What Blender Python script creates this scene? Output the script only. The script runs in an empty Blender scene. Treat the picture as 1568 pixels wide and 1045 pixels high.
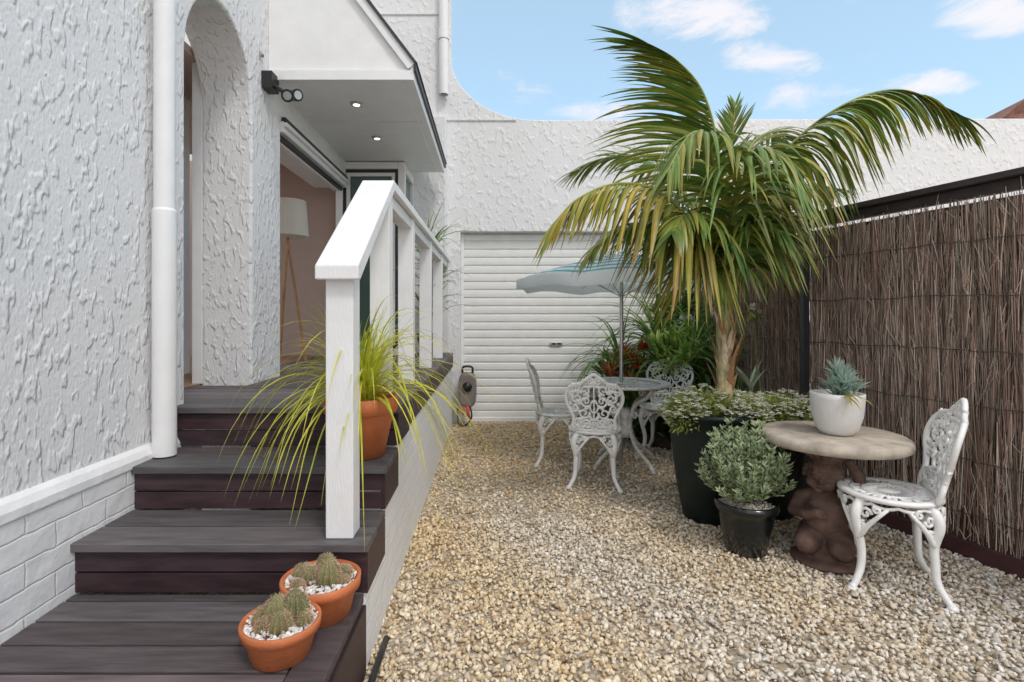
import bpy, math, random, bmesh
import numpy as np
from mathutils import Vector, Matrix
random.seed(7); rng=np.random.default_rng(7)
R=random.uniform
F=820.0; CX=752.0; HY=482.0; CH=1.3
def P(px,py,D): return Vector(((px-CX)/F*D, D, CH-(py-HY)/F*D))
scene=bpy.context.scene

# ---------------------------------------------------------------- materials
def newmat(name):
    m=bpy.data.materials.new(name); m.use_nodes=True
    nt=m.node_tree; b=nt.nodes['Principled BSDF']; return m,nt,b
def N(nt,t,**k):
    n=nt.nodes.new(t)
    for a,v in k.items():
        if a in n.inputs: n.inputs[a].default_value=v
        else: setattr(n,a,v)
    return n
def mapped(nt,scale=(1,1,1)):
    g=N(nt,'ShaderNodeNewGeometry'); mp=N(nt,'ShaderNodeMapping')
    mp.inputs['Scale'].default_value=scale
    nt.links.new(g.outputs['Position'],mp.inputs['Vector']); return mp.outputs['Vector']
def mat(name,col=(0.5,0.5,0.5),rough=0.6,var=0.15,vs=8,vscale=(1,1,1),bump=0.0,bs=60,bscale=(1,1,1),attr=False,spec=0.5,metal=0,trans=0.0,coat=0,dist=0.01):
    m,nt,b=newmat(name); L=nt.links
    b.inputs['Roughness'].default_value=rough; b.inputs['Metallic'].default_value=metal
    b.inputs['Specular IOR Level'].default_value=spec; b.inputs['Coat Weight'].default_value=coat
    no=N(nt,'ShaderNodeTexNoise',Scale=vs,Detail=3.0); L.new(mapped(nt,vscale),no.inputs['Vector'])
    mr=N(nt,'ShaderNodeMapRange'); mr.inputs[1].default_value=0.3; mr.inputs[2].default_value=0.7
    mr.inputs[3].default_value=1-var; mr.inputs[4].default_value=1+var
    L.new(no.outputs['Fac'],mr.inputs[0])
    mx=N(nt,'ShaderNodeMix',data_type='RGBA',blend_type='MULTIPLY'); mx.inputs[0].default_value=1
    if attr:
        a=N(nt,'ShaderNodeAttribute',attribute_name='Col'); L.new(a.outputs['Color'],mx.inputs[6])
    else: mx.inputs[6].default_value=(*col,1)
    cc=N(nt,'ShaderNodeCombineXYZ')
    for i in range(3): L.new(mr.outputs[0],cc.inputs[i])
    L.new(cc.outputs[0],mx.inputs[7]); L.new(mx.outputs[2],b.inputs['Base Color'])
    if bump>0:
        n2=N(nt,'ShaderNodeTexNoise',Scale=bs,Detail=3.0); L.new(mapped(nt,bscale),n2.inputs['Vector'])
        bp=N(nt,'ShaderNodeBump',Strength=bump,Distance=dist); L.new(n2.outputs['Fac'],bp.inputs['Height'])
        L.new(bp.outputs[0],b.inputs['Normal'])
    if trans>0:
        tr=N(nt,'ShaderNodeBsdfTranslucent'); L.new(mx.outputs[2],tr.inputs['Color'])
        ms=N(nt,'ShaderNodeMixShader'); ms.inputs[0].default_value=trans
        L.new(b.outputs[0],ms.inputs[1]); L.new(tr.outputs[0],ms.inputs[2])
        L.new(ms.outputs[0],nt.nodes['Material Output'].inputs['Surface'])
    return m
def stucco(name,col=(0.80,0.80,0.805),strength=0.8,sc=30,zs=0.5,lo=0.50,hi=0.68,dist=0.006,dis=0.2):
    m,nt,b=newmat(name); L=nt.links; b.inputs['Roughness'].default_value=0.75; b.inputs['Specular IOR Level'].default_value=0.25
    v=mapped(nt,(1,1,zs))
    n1=N(nt,'ShaderNodeTexNoise',Scale=sc,Detail=1.5,Distortion=dis); L.new(v,n1.inputs['Vector'])
    r=N(nt,'ShaderNodeMapRange',interpolation_type='SMOOTHSTEP'); r.inputs[1].default_value=lo; r.inputs[2].default_value=hi
    L.new(n1.outputs['Fac'],r.inputs[0])
    n2=N(nt,'ShaderNodeTexNoise',Scale=sc*3.0,Detail=2.0); L.new(v,n2.inputs['Vector'])
    ad=N(nt,'ShaderNodeMath',operation='MULTIPLY_ADD'); L.new(n2.outputs['Fac'],ad.inputs[0]); ad.inputs[1].default_value=0.5; L.new(r.outputs[0],ad.inputs[2])
    bp=N(nt,'ShaderNodeBump',Strength=strength,Distance=dist); L.new(ad.outputs[0],bp.inputs['Height']); L.new(bp.outputs[0],b.inputs['Normal'])
    n4=N(nt,'ShaderNodeTexNoise',Scale=1.3,Detail=5.0); L.new(mapped(nt,(1,1,0.4)),n4.inputs['Vector'])
    cr=N(nt,'ShaderNodeMix',data_type='RGBA'); cr.inputs[6].default_value=(col[0]*.86,col[1]*.86,col[2]*.855,1); cr.inputs[7].default_value=(*col,1)
    L.new(n4.outputs['Fac'],cr.inputs[0]); L.new(cr.outputs[2],b.inputs['Base Color'])
    return m
def brickpaint(name):
    m,nt,b=newmat(name); L=nt.links; b.inputs['Roughness'].default_value=0.55
    g=N(nt,'ShaderNodeNewGeometry'); s=N(nt,'ShaderNodeSeparateXYZ'); c=N(nt,'ShaderNodeCombineXYZ')
    L.new(g.outputs['Position'],s.inputs[0]); ad=N(nt,'ShaderNodeMath',operation='ADD'); L.new(s.outputs[0],ad.inputs[0]); L.new(s.outputs[1],ad.inputs[1])
    L.new(ad.outputs[0],c.inputs[0]); L.new(s.outputs[2],c.inputs[1])
    no=N(nt,'ShaderNodeTexNoise',Scale=12.0,Detail=4.0); L.new(g.outputs['Position'],no.inputs['Vector'])
    dm=N(nt,'ShaderNodeVectorMath',operation='MULTIPLY_ADD'); L.new(no.outputs['Color'],dm.inputs[0]); dm.inputs[1].default_value=(.03,.022,0); L.new(c.outputs[0],dm.inputs[2])
    br=N(nt,'ShaderNodeTexBrick'); L.new(dm.outputs[0],br.inputs['Vector'])
    for k,v in (('Scale',1.0),('Mortar Size',0.006),('Mortar Smooth',1.0),('Brick Width',0.24),('Row Height',0.086)): br.inputs[k].default_value=v
    m1=N(nt,'ShaderNodeMath',operation='MULTIPLY_ADD'); L.new(br.outputs['Fac'],m1.inputs[0]); m1.inputs[1].default_value=-.7
    m2=N(nt,'ShaderNodeMath',operation='MULTIPLY'); L.new(no.outputs['Fac'],m2.inputs[0]); m2.inputs[1].default_value=2.4; L.new(m2.outputs[0],m1.inputs[2])
    bp=N(nt,'ShaderNodeBump',Strength=0.6,Distance=0.006); L.new(m1.outputs[0],bp.inputs['Height']); L.new(bp.outputs[0],b.inputs['Normal'])
    mx=N(nt,'ShaderNodeMix',data_type='RGBA'); mx.inputs[6].default_value=(.79,.79,.79,1); mx.inputs[7].default_value=(.77,.77,.76,1)
    L.new(br.outputs['Fac'],mx.inputs[0]); L.new(mx.outputs[2],b.inputs['Base Color'])
    return m
M={}
M['stucco']=stucco('white_stucco',dist=.008)
M['stucco_far']=stucco('white_stucco_far',sc=17,zs=0.7,dist=0.008,strength=0.7)
M['brick']=brickpaint('painted_brick')
M['paint']=mat('white_paint',(0.80,0.80,0.80),0.4,var=0.03,bump=0.15,bs=20)
M['capp']=mat('painted_render_cap',(0.79,0.79,0.79),0.6,var=0.05,bump=0.6,bs=14,dist=.012)
M['paintwood']=mat('white_painted_wood',(0.80,0.80,0.80),0.38,var=0.04,vs=6,bump=0.35,bs=30,bscale=(5,1,1),dist=0.005)
M['iron']=mat('white_cast_iron',(0.88,0.88,0.87),0.42,var=0.06,vs=25,bump=0.3,bs=120,dist=0.003)
M['iron_old']=mat('weathered_cast_iron',(0.70,0.69,0.65),0.5,var=0.2,vs=30,bump=0.4,bs=120,dist=0.003)
M['tread']=mat('weathered_decking',attr=True,rough=0.6,var=0.28,vs=4,vscale=(1.2,9,9),bump=0.45,bs=8,bscale=(1.5,30,30),dist=0.004,spec=.4)
M['riser']=mat('stained_riser',attr=True,rough=0.5,var=0.35,vs=4,vscale=(1.5,9,9),bump=0.3,bs=10,bscale=(1.5,30,30),dist=0.003,spec=.35)
M['leaf']=mat('leaf',attr=True,rough=0.45,var=0.18,vs=20,trans=0.3)
M['palm']=mat('palm_leaf',attr=True,rough=0.38,var=0.15,vs=12,trans=0.22)
M['stick']=mat('brushwood',attr=True,rough=0.9,var=0.25,vs=30,vscale=(1,1,.1),spec=0.1)
M['stone']=mat('gravel_stone',attr=True,rough=0.85,var=0.12,vs=60,spec=0.2)
M['terra']=mat('terracotta',(0.52,0.155,0.055),0.6,var=0.2,vs=9,bump=0.2,bs=80)
M['glazed']=mat('black_glazed',(0.008,0.011,0.012),0.2,var=0.3,coat=0.3)
M['darkpot']=mat('dark_pot',(0.010,0.018,0.016),0.5,var=0.3,bump=0.1,bs=40,spec=.3)
M['whitepot']=mat('white_pot',(0.74,0.73,0.72),0.5,var=0.06,bump=0.1)
M['sand']=mat('sandstone',(0.48,0.42,0.35),0.85,var=0.25,vs=12,bump=0.6,bs=50,dist=0.006)
M['statue']=mat('aged_terracotta',(0.135,0.085,0.07),0.85,var=0.4,vs=12,bump=0.25,bs=90,dist=0.003,spec=0.2)
M['black']=mat('black_metal',(0.015,0.015,0.017),0.45,var=0.2)
M['fencewood']=mat('dark_brown_timber',(0.045,0.032,0.035),0.55,var=0.3,vs=5,vscale=(6,1,6))
M['plank']=mat('maroon_timber',(0.07,0.026,0.028),0.6,var=0.3,vs=9)
M['wire']=mat('galvanised_wire',(0.10,0.085,0.075),0.6,var=0.2,metal=0.2)
M['mauve']=mat('interior_plaster',(0.44,0.33,0.29),0.8,var=0.03)
M['floor']=mat('interior_floor',(0.28,0.17,0.10),0.5,var=0.2,vscale=(1,10,1))
M['shade']=mat('lamp_shade',(0.85,0.82,0.74),0.8,var=0.03,trans=0.4)
M['lampwood']=mat('lamp_wood',(0.42,0.22,0.09),0.5,var=0.2)
M['door']=mat('roller_door_steel',(0.80,0.80,0.78),0.42,var=0.03,bump=0.05)
M['soil']=mat('soil',(0.05,0.035,0.025),0.95,var=0.4,vs=30,bump=0.8,bs=60)
M['hose']=mat('hose_reel_plastic',(0.20,0.17,0.155),0.45,var=0.1)
M['red']=mat('orange_red_plastic',(0.55,0.06,0.02),0.4,var=0.1)
M['tile']=mat('roof_tile',(0.20,0.085,0.06),0.8,var=0.4,vs=6,bump=0.6,bs=8)
M['roof']=mat('dark_roof_edge',(0.03,0.03,0.033),0.5,var=0.2)
M['chrome']=mat('steel',(0.5,0.5,0.5),0.3,metal=0.9)
M['trunk']=mat('palm_trunk',attr=True,rough=0.8,var=0.35,vs=25,vscale=(3,3,1),bump=0.5,bs=60,bscale=(3,3,.5))
M['cactus']=mat('cactus',attr=True,rough=0.6,var=0.2,vs=40)
m,nt,b=newmat('window_glass'); b.inputs['Roughness'].default_value=0.04; b.inputs['Specular IOR Level'].default_value=0.9
n=N(nt,'ShaderNodeTexNoise',Scale=1.5); nt.links.new(mapped(nt),n.inputs['Vector']); r=N(nt,'ShaderNodeMix',data_type='RGBA'); r.inputs[6].default_value=(.03,.06,.05,1); r.inputs[7].default_value=(.12,.2,.17,1); nt.links.new(n.outputs['Fac'],r.inputs[0]); nt.links.new(r.outputs[2],b.inputs['Base Color']); M['glass']=m
m,nt,b=newmat('downlight'); b.inputs['Emission Color'].default_value=(1,.85,.6,1); b.inputs['Emission Strength'].default_value=2.5; M['lit']=m
m,nt,b=newmat('umbrella_fabric'); b.inputs['Roughness'].default_value=0.85
at=N(nt,'ShaderNodeAttribute',attribute_name='Col'); sp=N(nt,'ShaderNodeSeparateColor'); nt.links.new(at.outputs['Color'],sp.inputs[0])
mm=N(nt,'ShaderNodeMath',operation='MULTIPLY'); mm.inputs[1].default_value=7.0; nt.links.new(sp.outputs[0],mm.inputs[0])
fr=N(nt,'ShaderNodeMath',operation='FRACT'); nt.links.new(mm.outputs[0],fr.inputs[0])
gt=N(nt,'ShaderNodeMath',operation='GREATER_THAN'); gt.inputs[1].default_value=0.42; nt.links.new(fr.outputs[0],gt.inputs[0])
mx=N(nt,'ShaderNodeMix',data_type='RGBA'); mx.inputs[6].default_value=(.10,.46,.56,1); mx.inputs[7].default_value=(.74,.78,.79,1); nt.links.new(gt.outputs[0],mx.inputs[0])
nt.links.new(mx.outputs[2],b.inputs['Base Color'])
tr=N(nt,'ShaderNodeBsdfTranslucent'); nt.links.new(mx.outputs[2],tr.inputs[0]); ms=N(nt,'ShaderNodeMixShader'); ms.inputs[0].default_value=.4
nt.links.new(b.outputs[0],ms.inputs[1]); nt.links.new(tr.outputs[0],ms.inputs[2]); nt.links.new(ms.outputs[0],nt.nodes['Material Output'].inputs[0]); M['umb']=m
m,nt,b=newmat('gravel_ground'); L=nt.links; b.inputs['Roughness'].default_value=0.9
v=mapped(nt); vo=N(nt,'ShaderNodeTexVoronoi',Scale=45.0); L.new(v,vo.inputs['Vector'])
hs=N(nt,'ShaderNodeValToRGB'); hs.color_ramp.elements[0].color=(.32,.25,.17,1); hs.color_ramp.elements[1].color=(.68,.61,.50,1)
sp=N(nt,'ShaderNodeSeparateColor'); L.new(vo.outputs['Color'],sp.inputs[0]); L.new(sp.outputs[0],hs.inputs[0]); L.new(hs.outputs[0],b.inputs['Base Color'])
bp=N(nt,'ShaderNodeBump',Strength=1.0,Distance=0.02,invert=True); L.new(vo.outputs['Distance'],bp.inputs['Height']); L.new(bp.outputs[0],b.inputs['Normal']); M['ground']=m

# ---------------------------------------------------------------- mesh builder
class MB:
    def __init__(s): s.v=[]; s.f=[]; s.c=[]; s.m=[]; s.mi=0; s.col=(1,1,1)
    def av(s,p,c=None):
        s.v.append((p[0],p[1],p[2])); s.c.append(c or s.col); return len(s.v)-1
    def af(s,*i): s.f.append(i); s.m.append(s.mi)
    def box(s,x0,x1,y0,y1,z0,z1,c=None):
        a=[s.av((x,y,z),c) for z in (z0,z1) for y in (y0,y1) for x in (x0,x1)]
        for q in ((0,2,3,1),(4,5,7,6),(0,1,5,4),(2,6,7,3),(0,4,6,2),(1,3,7,5)): s.af(*[a[i] for i in q])
    def obox(s,a,b,w,h,up=Vector((0,0,1)),c=None):
        a=Vector(a); b=Vector(b); d=(b-a).normalized(); sd=d.cross(up).normalized(); u=sd.cross(d).normalized()
        ids=[]
        for p in (a,b):
            for i,j in ((-1,-1),(1,-1),(1,1),(-1,1)): ids.append(s.av(p+sd*w/2*i+u*h/2*j,c))
        s.af(ids[3],ids[2],ids[1],ids[0]); s.af(*ids[4:])
        for k in range(4): s.af(ids[k],ids[(k+1)%4],ids[4+(k+1)%4],ids[4+k])
    def tube(s,pts,r,n=6,c=None,c2=None,cap=True):
        pts=[Vector(p) for p in pts]; k=len(pts)
        rr=r if isinstance(r,(list,tuple)) else [r]*k
        prev=None; rings=[]
        for i,p in enumerate(pts):
            t=(pts[min(i+1,k-1)]-pts[max(i-1,0)])
            t=t.normalized() if t.length>1e-9 else Vector((0,0,1))
            if prev is None:
                a=Vector((0,0,1)) if abs(t.z)<0.9 else Vector((1,0,0)); u=t.cross(a).normalized()
            else:
                u=(prev-t*prev.dot(t)); u=u.normalized() if u.length>1e-6 else t.orthogonal().normalized()
            prev=u; w=t.cross(u)
            cc=c
            if c2 is not None: cc=tuple(c[j]+(c2[j]-c[j])*i/(k-1) for j in range(3))
            rings.append([s.av(p+(u*math.cos(2*math.pi*j/n)+w*math.sin(2*math.pi*j/n))*rr[i],cc) for j in range(n)])
        for i in range(k-1):
            for j in range(n): s.af(rings[i][j],rings[i][(j+1)%n],rings[i+1][(j+1)%n],rings[i+1][j])
        if cap: s.af(*rings[0][::-1]); s.af(*rings[-1])
    def lathe(s,prof,cx=0,cy=0,n=40,rib=0,ribamp=0,c=None,wob=0):
        rings=[]
        for r,z in prof:
            ring=[]
            for j in range(n):
                a=2*math.pi*j/n; q=r*(1+ribamp*math.cos(rib*a))*(1+wob*math.sin(3*a+z*20))
                ring.append(s.av((cx+q*math.cos(a),cy+q*math.sin(a),z),c))
            rings.append(ring)
        for i in range(len(rings)-1):
            for j in range(n): s.af(rings[i][j],rings[i][(j+1)%n],rings[i+1][(j+1)%n],rings[i+1][j])
        if prof[0][0]>1e-4: s.af(*rings[0][::-1])
        if prof[-1][0]>1e-4: s.af(*rings[-1])
    def extr(s,poly,axis,a,b):
        def mk(p,t):
            return (t,p[0],p[1]) if axis=='x' else (p[0],t,p[1])
        A=[s.av(mk(p,a)) for p in poly]; B=[s.av(mk(p,b)) for p in poly]; k=len(poly)
        s.af(*A); s.af(*B[::-1])
        for i in range(k): s.af(A[i],B[i],B[(i+1)%k],A[(i+1)%k])
    def blade(s,base,d,L,w,droop,segs=6,c=(.1,.2,.05),ct=None,fold=0.0,side=None,shape='blade'):
        p=Vector(base); d=Vector(d).normalized(); st=L/segs; prev=None
        sd=side or d.cross(Vector((0,0,1)))
        if sd.length<1e-3: sd=Vector((R(-1,1),R(-1,1),0))
        sd=sd.normalized()
        for i in range(segs+1):
            t=i/segs
            if shape=='blade': ww=w*(min(1,.45+2.5*t))*(1-t**2.5)+0.0004
            else: ww=w*math.sin(math.pi*min(.98,.06+t*.94))**.8+.0004
            cc=c if ct is None else tuple(c[j]+(ct[j]-c[j])*t**2 for j in range(3))
            s2=(sd-d*sd.dot(d)).normalized(); nrm=s2.cross(d)
            if fold>0:
                q=[s.av(p-s2*ww/2+nrm*ww*fold,cc),s.av(p,cc),s.av(p+s2*ww/2+nrm*ww*fold,cc)]
                if prev: s.af(prev[0],prev[1],q[1],q[0]); s.af(prev[1],prev[2],q[2],q[1])
            else:
                q=[s.av(p-s2*ww/2,cc),s.av(p+s2*ww/2,cc)]
                if prev: s.af(prev[0],prev[1],q[1],q[0])
            prev=q
            p=p+d*st; d=(d+Vector((0,0,-1))*droop*st*(1.1 if d.z>-.9 else 0)).normalized()
        return p
    def obj(s,name,mats,parent=None,smooth=False,bevel=0,loc=None,rot=None,fixn=False):
        me=bpy.data.meshes.new(name); me.from_pydata(s.v,[],s.f)
        ca=me.color_attributes.new('Col','FLOAT_COLOR','POINT')
        ca.data.foreach_set('color',np.hstack([np.array(s.c,dtype=np.float32),np.ones((len(s.c),1),np.float32)]).ravel())
        for mm in (mats if isinstance(mats,list) else [mats]): me.materials.append(M[mm])
        me.polygons.foreach_set('material_index',s.m)
        if smooth: me.polygons.foreach_set('use_smooth',[True]*len(s.f))
        me.update()
        if fixn:
            bm=bmesh.new(); bm.from_mesh(me); bmesh.ops.recalc_face_normals(bm,faces=bm.faces); bm.to_mesh(me); bm.free()
        o=bpy.data.objects.new(name,me); scene.collection.objects.link(o)
        if bevel:
            bv=o.modifiers.new('b','BEVEL'); bv.width=bevel; bv.segments=2; bv.limit_method='ANGLE'
        if parent: o.parent=parent
        if loc: o.location=loc
        if rot is not None: o.rotation_euler=(0,0,rot)
        return o
def empty(name,loc=(0,0,0),rot=0):
    e=bpy.data.objects.new(name,None); scene.collection.objects.link(e); e.empty_display_size=.1
    e.location=loc; e.rotation_euler=(0,0,rot); return e
def crom(pts,n=8):
    pts=[Vector(p) for p in pts]; out=[]; q=[pts[0]*2-pts[1]]+pts+[pts[-1]*2-pts[-2]]
    for i in range(1,len(q)-2):
        for k in range(n):
            t=k/n; a,b_,c,d=q[i-1:i+3]
            out.append(.5*((2*b_)+(-a+c)*t+(2*a-5*b_+4*c-d)*t*t+(-a+3*b_-3*c+d)*t**3))
    out.append(pts[-1]); return out
def mix(a,b,t): return tuple(a[i]+(b[i]-a[i])*t for i in range(3))
def jit(c,a=.15):
    k=1+R(-a,a); return (c[0]*k*(1+R(-a,a)*.4),c[1]*k,c[2]*k)

# ---------------------------------------------------------------- ground
b_=MB(); b_.v=[(-200,-200,0),(200,-200,0),(200,200,0),(-200,200,0)]; b_.c=[(1,1,1)]*4; b_.af(0,1,2,3); b_.obj('gravel_ground','ground')
def fenceX(y): return np.where(y<3.85, 2.63-(y-2.645)*0.282, 2.29+(y-3.85)*0.05)
t=(1+5**.5)/2
ico=np.array([(-1,t,0),(1,t,0),(-1,-t,0),(1,-t,0),(0,-1,t),(0,1,t),(0,-1,-t),(0,1,-t),(t,0,-1),(t,0,1),(-t,0,-1),(-t,0,1)],float); ico/=np.linalg.norm(ico[0])
icf=np.array([(0,11,5),(0,5,1),(0,1,7),(0,7,10),(0,10,11),(1,5,9),(5,11,4),(11,10,2),(10,7,6),(7,1,8),(3,9,4),(3,4,2),(3,2,6),(3,6,8),(3,8,9),(4,9,5),(2,4,11),(6,2,10),(8,6,7),(9,8,1)])
def stones(name,xy,z,size,cols,matn,parent=None):
    n=len(xy); V=np.repeat(ico[None],n,0)*(1+rng.uniform(-.38,.38,(n,12,1)))
    V*=np.stack([rng.uniform(.8,1.4,n),rng.uniform(.55,1,n),rng.uniform(.4,.8,n)],1)[:,None,:]
    q=rng.normal(size=(n,4))*np.array([1,.35,.35,1]); q/=np.linalg.norm(q,axis=1)[:,None]; w,x,y,zz=q.T
    Rm=np.stack([np.stack([1-2*(y*y+zz*zz),2*(x*y-zz*w),2*(x*zz+y*w)],1),np.stack([2*(x*y+zz*w),1-2*(x*x+zz*zz),2*(y*zz-x*w)],1),np.stack([2*(x*zz-y*w),2*(y*zz+x*w),1-2*(x*x+y*y)],1)],1)
    V=np.einsum('nij,nkj->nki',Rm,V)*size[:,None,None]
    V[:,:,0]+=xy[:,0,None]; V[:,:,1]+=xy[:,1,None]; V[:,:,2]+=z[:,None]
    Fc=(icf[None]+12*np.arange(n)[:,None,None]).reshape(-1)
    me=bpy.data.meshes.new(name); me.vertices.add(n*12); me.vertices.foreach_set('co',V.reshape(-1))
    me.loops.add(n*60); me.loops.foreach_set('vertex_index',Fc.astype(np.int32)); me.polygons.add(n*20)
    me.polygons.foreach_set('loop_start',np.arange(0,n*60,3,dtype=np.int32)); me.polygons.foreach_set('loop_total',np.full(n*20,3,dtype=np.int32))
    me.update(calc_edges=True)
    ca=me.color_attributes.new('Col','FLOAT_COLOR','POINT'); C=np.ones((n,12,4),np.float32); C[:,:,:3]=cols[:,None,:]; ca.data.foreach_set('color',C.ravel())
    me.materials.append(M[matn]); o=bpy.data.objects.new(name,me); scene.collection.objects.link(o)
    if parent: o.parent=parent
    return o
n=54000
y=np.concatenate([rng.uniform(0.6,3.4,37000),rng.uniform(3.4,6.45,17000)])
x=rng.uniform(-.46,3.2,n); k=x<fenceX(y)-.02; x=x[k]; y=y[k]; n=len(x)
pal=np.array([(.70,.65,.56),(.62,.53,.41),(.76,.72,.65),(.50,.41,.30),(.56,.52,.46),(.82,.79,.74),(.36,.29,.22),(.66,.58,.46)])
w=np.array([.22,.15,.19,.11,.10,.10,.05,.08]); ci=rng.choice(8,n,p=w)
cols=pal[ci]*rng.uniform(.82,1.1,(n,1))
tanw=np.clip(.55+.3*np.sin(x*2.1+1.0)*np.sin(y*1.3+.5)+.2*np.sin(x*5+y*3)-.38*(x-.6)+.10*(y-3),0,1)[:,None]
cols=cols*(1-tanw)*np.array([1.02,1.02,1.03])+cols*tanw*np.array([1.06,.90,.64])
sz=rng.uniform(.006,.0140,n)*(1+.3*rng.random(n)**4)
stones('gravel_stones',np.stack([x,y],1),rng.uniform(.002,.013,n),sz,cols,'stone')
b_=MB()
for i in range(150):
    yy=R(1.9,6.2); xx=R(-.42,float(fenceX(np.array(yy)))-.1); b_.blade((xx,yy,R(.014,.022)),(R(-1,1),R(-1,1),R(-.05,.25)),R(.02,.05),R(.006,.016),R(0,8),4,jit(random.choice([(.22,.12,.06),(.36,.24,.11),(.14,.09,.05)]),.3),shape='leaf',fold=.2)
b_.obj('fallen_leaves','leaf')

# ---------------------------------------------------------------- house
house=empty('white_rendered_house')
WX=-1.52
arch=[]
for i in range(25):
    a=math.pi-math.pi*i/24; arch.append((3.03+.37*math.cos(a),2.60+.45*math.sin(a)))
poly=[(-4,0),(2.66,0)]+arch+[(3.40,0),(3.87,0),(3.87,2.70),(6.6,2.70),(6.6,6),(-4,6)]
b_=MB(); b_.extr(poly,'x',WX,WX-.32); o=b_.obj('stucco_wall','stucco',house,bevel=.015,fixn=True)
b_=MB(); b_.box(WX-.02,-1.492,-4,2.60,0,.66); b_.obj('brick_plinth','brick',house,bevel=.01)
b_=MB()
pr=[(WX-.03,.655),(-1.489,.655),(-1.485,.66),(-1.486,.69),(-1.500,.715),(WX+.004,.728),(WX-.03,.735)]
b_.extr(pr,'y',-4,2.60); b_.obj('plinth_cap','capp',house,bevel=.006,fixn=True)
b_=MB()
b_.box(-4.6,WX-.02,5.75,5.85,.8,2.95); b_.box(-3.0,WX-.33,2.2,5.75,2.9,2.95,)
b_.box(-4.6,WX-.34,2.1,2.2,.8,2.95)
b_.obj('interior_walls','mauve',house)
b_=MB(); b_.box(-4.6,WX-.325,2.1,5.75,.80,.862); b_.obj('interior_floor','floor',house)
b_=MB()
b_.box(-1.90,-1.835,2.70,2.76,.86,3.0); b_.box(-1.90,-1.835,3.40,3.47,.86,3.0); b_.box(-1.96,-1.90,3.18,3.24,.86,2.9);b_.box(-2.3,-2.25,3.5,4.0,.86,2.9)
b_.box(WX-.32,WX+.02,3.87,5.58,2.62,2.698); b_.box(WX+.022,WX+.045,3.87,5.58,2.66,2.69); b_.box(WX-.1,WX-.05,3.9,5.5,2.57,2.618)
b_.obj('door_frames','paint',house,bevel=.003)
b_=MB(); b_.box(WX+.003,WX+.03,3.88,5.57,2.70,2.73); b_.box(WX-.05,WX-.02,3.9,5.55,2.585,2.615); b_.box(-1.899,-1.86,2.765,2.78,.86,3.0)
b_.obj('door_tracks','black',house)
b_=MB()
def frame(b,x0,x1,z0,z1,yy,w,d):
    b.box(x0,x0+w,yy,yy+d,z0,z1); b.box(x1-w,x1,yy,yy+d,z0,z1); b.box(x0+w,x1-w,yy,yy+d,z1-w,z1); b.box(x0+w,x1-w,yy,yy+d,z0,z0+w)
frame(b_,-1.62,-.90,.87,2.89,5.58,.07,.08)
b_.box(-.97,-.90,5.67,6.24,2.80,2.89); b_.box(-.97,-.90,5.67,6.24,.87,.95); b_.box(-.97,-.90,6.17,6.24,.95,2.80)
b_.obj('bay_window_frame','paint',house,bevel=.004)
b_=MB(); frame(b_,-1.548,-.972,.945,2.818,5.60,.03,.03); b_.obj('bay_window_sash','roof',house)
b_=MB(); frame(b_,-1.515,-1.005,.98,2.785,5.605,.035,.03); b_.obj('bay_window_inner_sash','paint',house)
b_=MB(); b_.box(-1.54,-.98,5.64,5.645,.95,2.81); b_.box(-.94,-.935,5.66,6.17,.95,2.80); b_.obj('bay_window_glass','glass',house)
b_=MB(); cz=2.90
b_.extr([(WX+.001,cz),(-.55,cz),(-.55,cz+.09),(WX+.001,cz+.09+1.28)],'y',3.66,6.02); b_.obj('porch_canopy','paint',house,fixn=True)
b_=MB()
b_.box(WX+.002,-.545,3.635,3.658,cz-.006,cz+.062)
b_.obox((-.535,3.64,cz+.085),(-1.47,3.64,cz+.085+1.235),.03,.07,up=Vector((0,1,0)).cross(Vector((-.6,0,.8))))
b_.box(-.548,-.525,3.635,6.03,cz-.008,cz+.10)
b_.box(-.62,-.60,3.67,6.0,cz-.008,cz-.001); b_.box(-1.5,-.56,4.44,4.447,cz-.005,cz-.001)
b_.obj('canopy_fascia','paint',house,bevel=.003)
b_=MB(); d=Vector((-.95,0,1.25)).normalized(); nrm=Vector((d.z,0,-d.x)); 
a0=Vector((-.525,0,cz+.105))
q=[a0,a0+d*1.6,a0+d*1.6+nrm*.018,a0+nrm*.018-d*.02]
b_.extr([(v.x,v.z) for v in q],'y',3.61,6.06); b_.box(-.524,-.508,3.62,6.04,cz+.05,cz+.098); b_.obj('canopy_roof','roof',house,fixn=True)
b_=MB()
for (yy,xx) in ((4.06,-1.02),(4.84,-1.03)): b_.lathe([(.03,cz-.012),(.045,cz-.010),(.05,cz-.002)],xx,yy,24)
b_.obj('downlight_rims','chrome',house,smooth=True)
b_=MB()
for (yy,xx) in ((4.06,-1.02),(4.84,-1.03)): b_.lathe([(.001,cz-.014),(.026,cz-.0135),(.027,cz-.012)],xx,yy,20)
b_.obj('downlight_lamps','lit',house)
b_=MB(); b_.tube([P(388,72,3.55),P(395,78,3.55),P(402,86,3.5)],[.018,.016,.012],8); b_.obj('wall_bracket','chrome',house)

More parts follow.
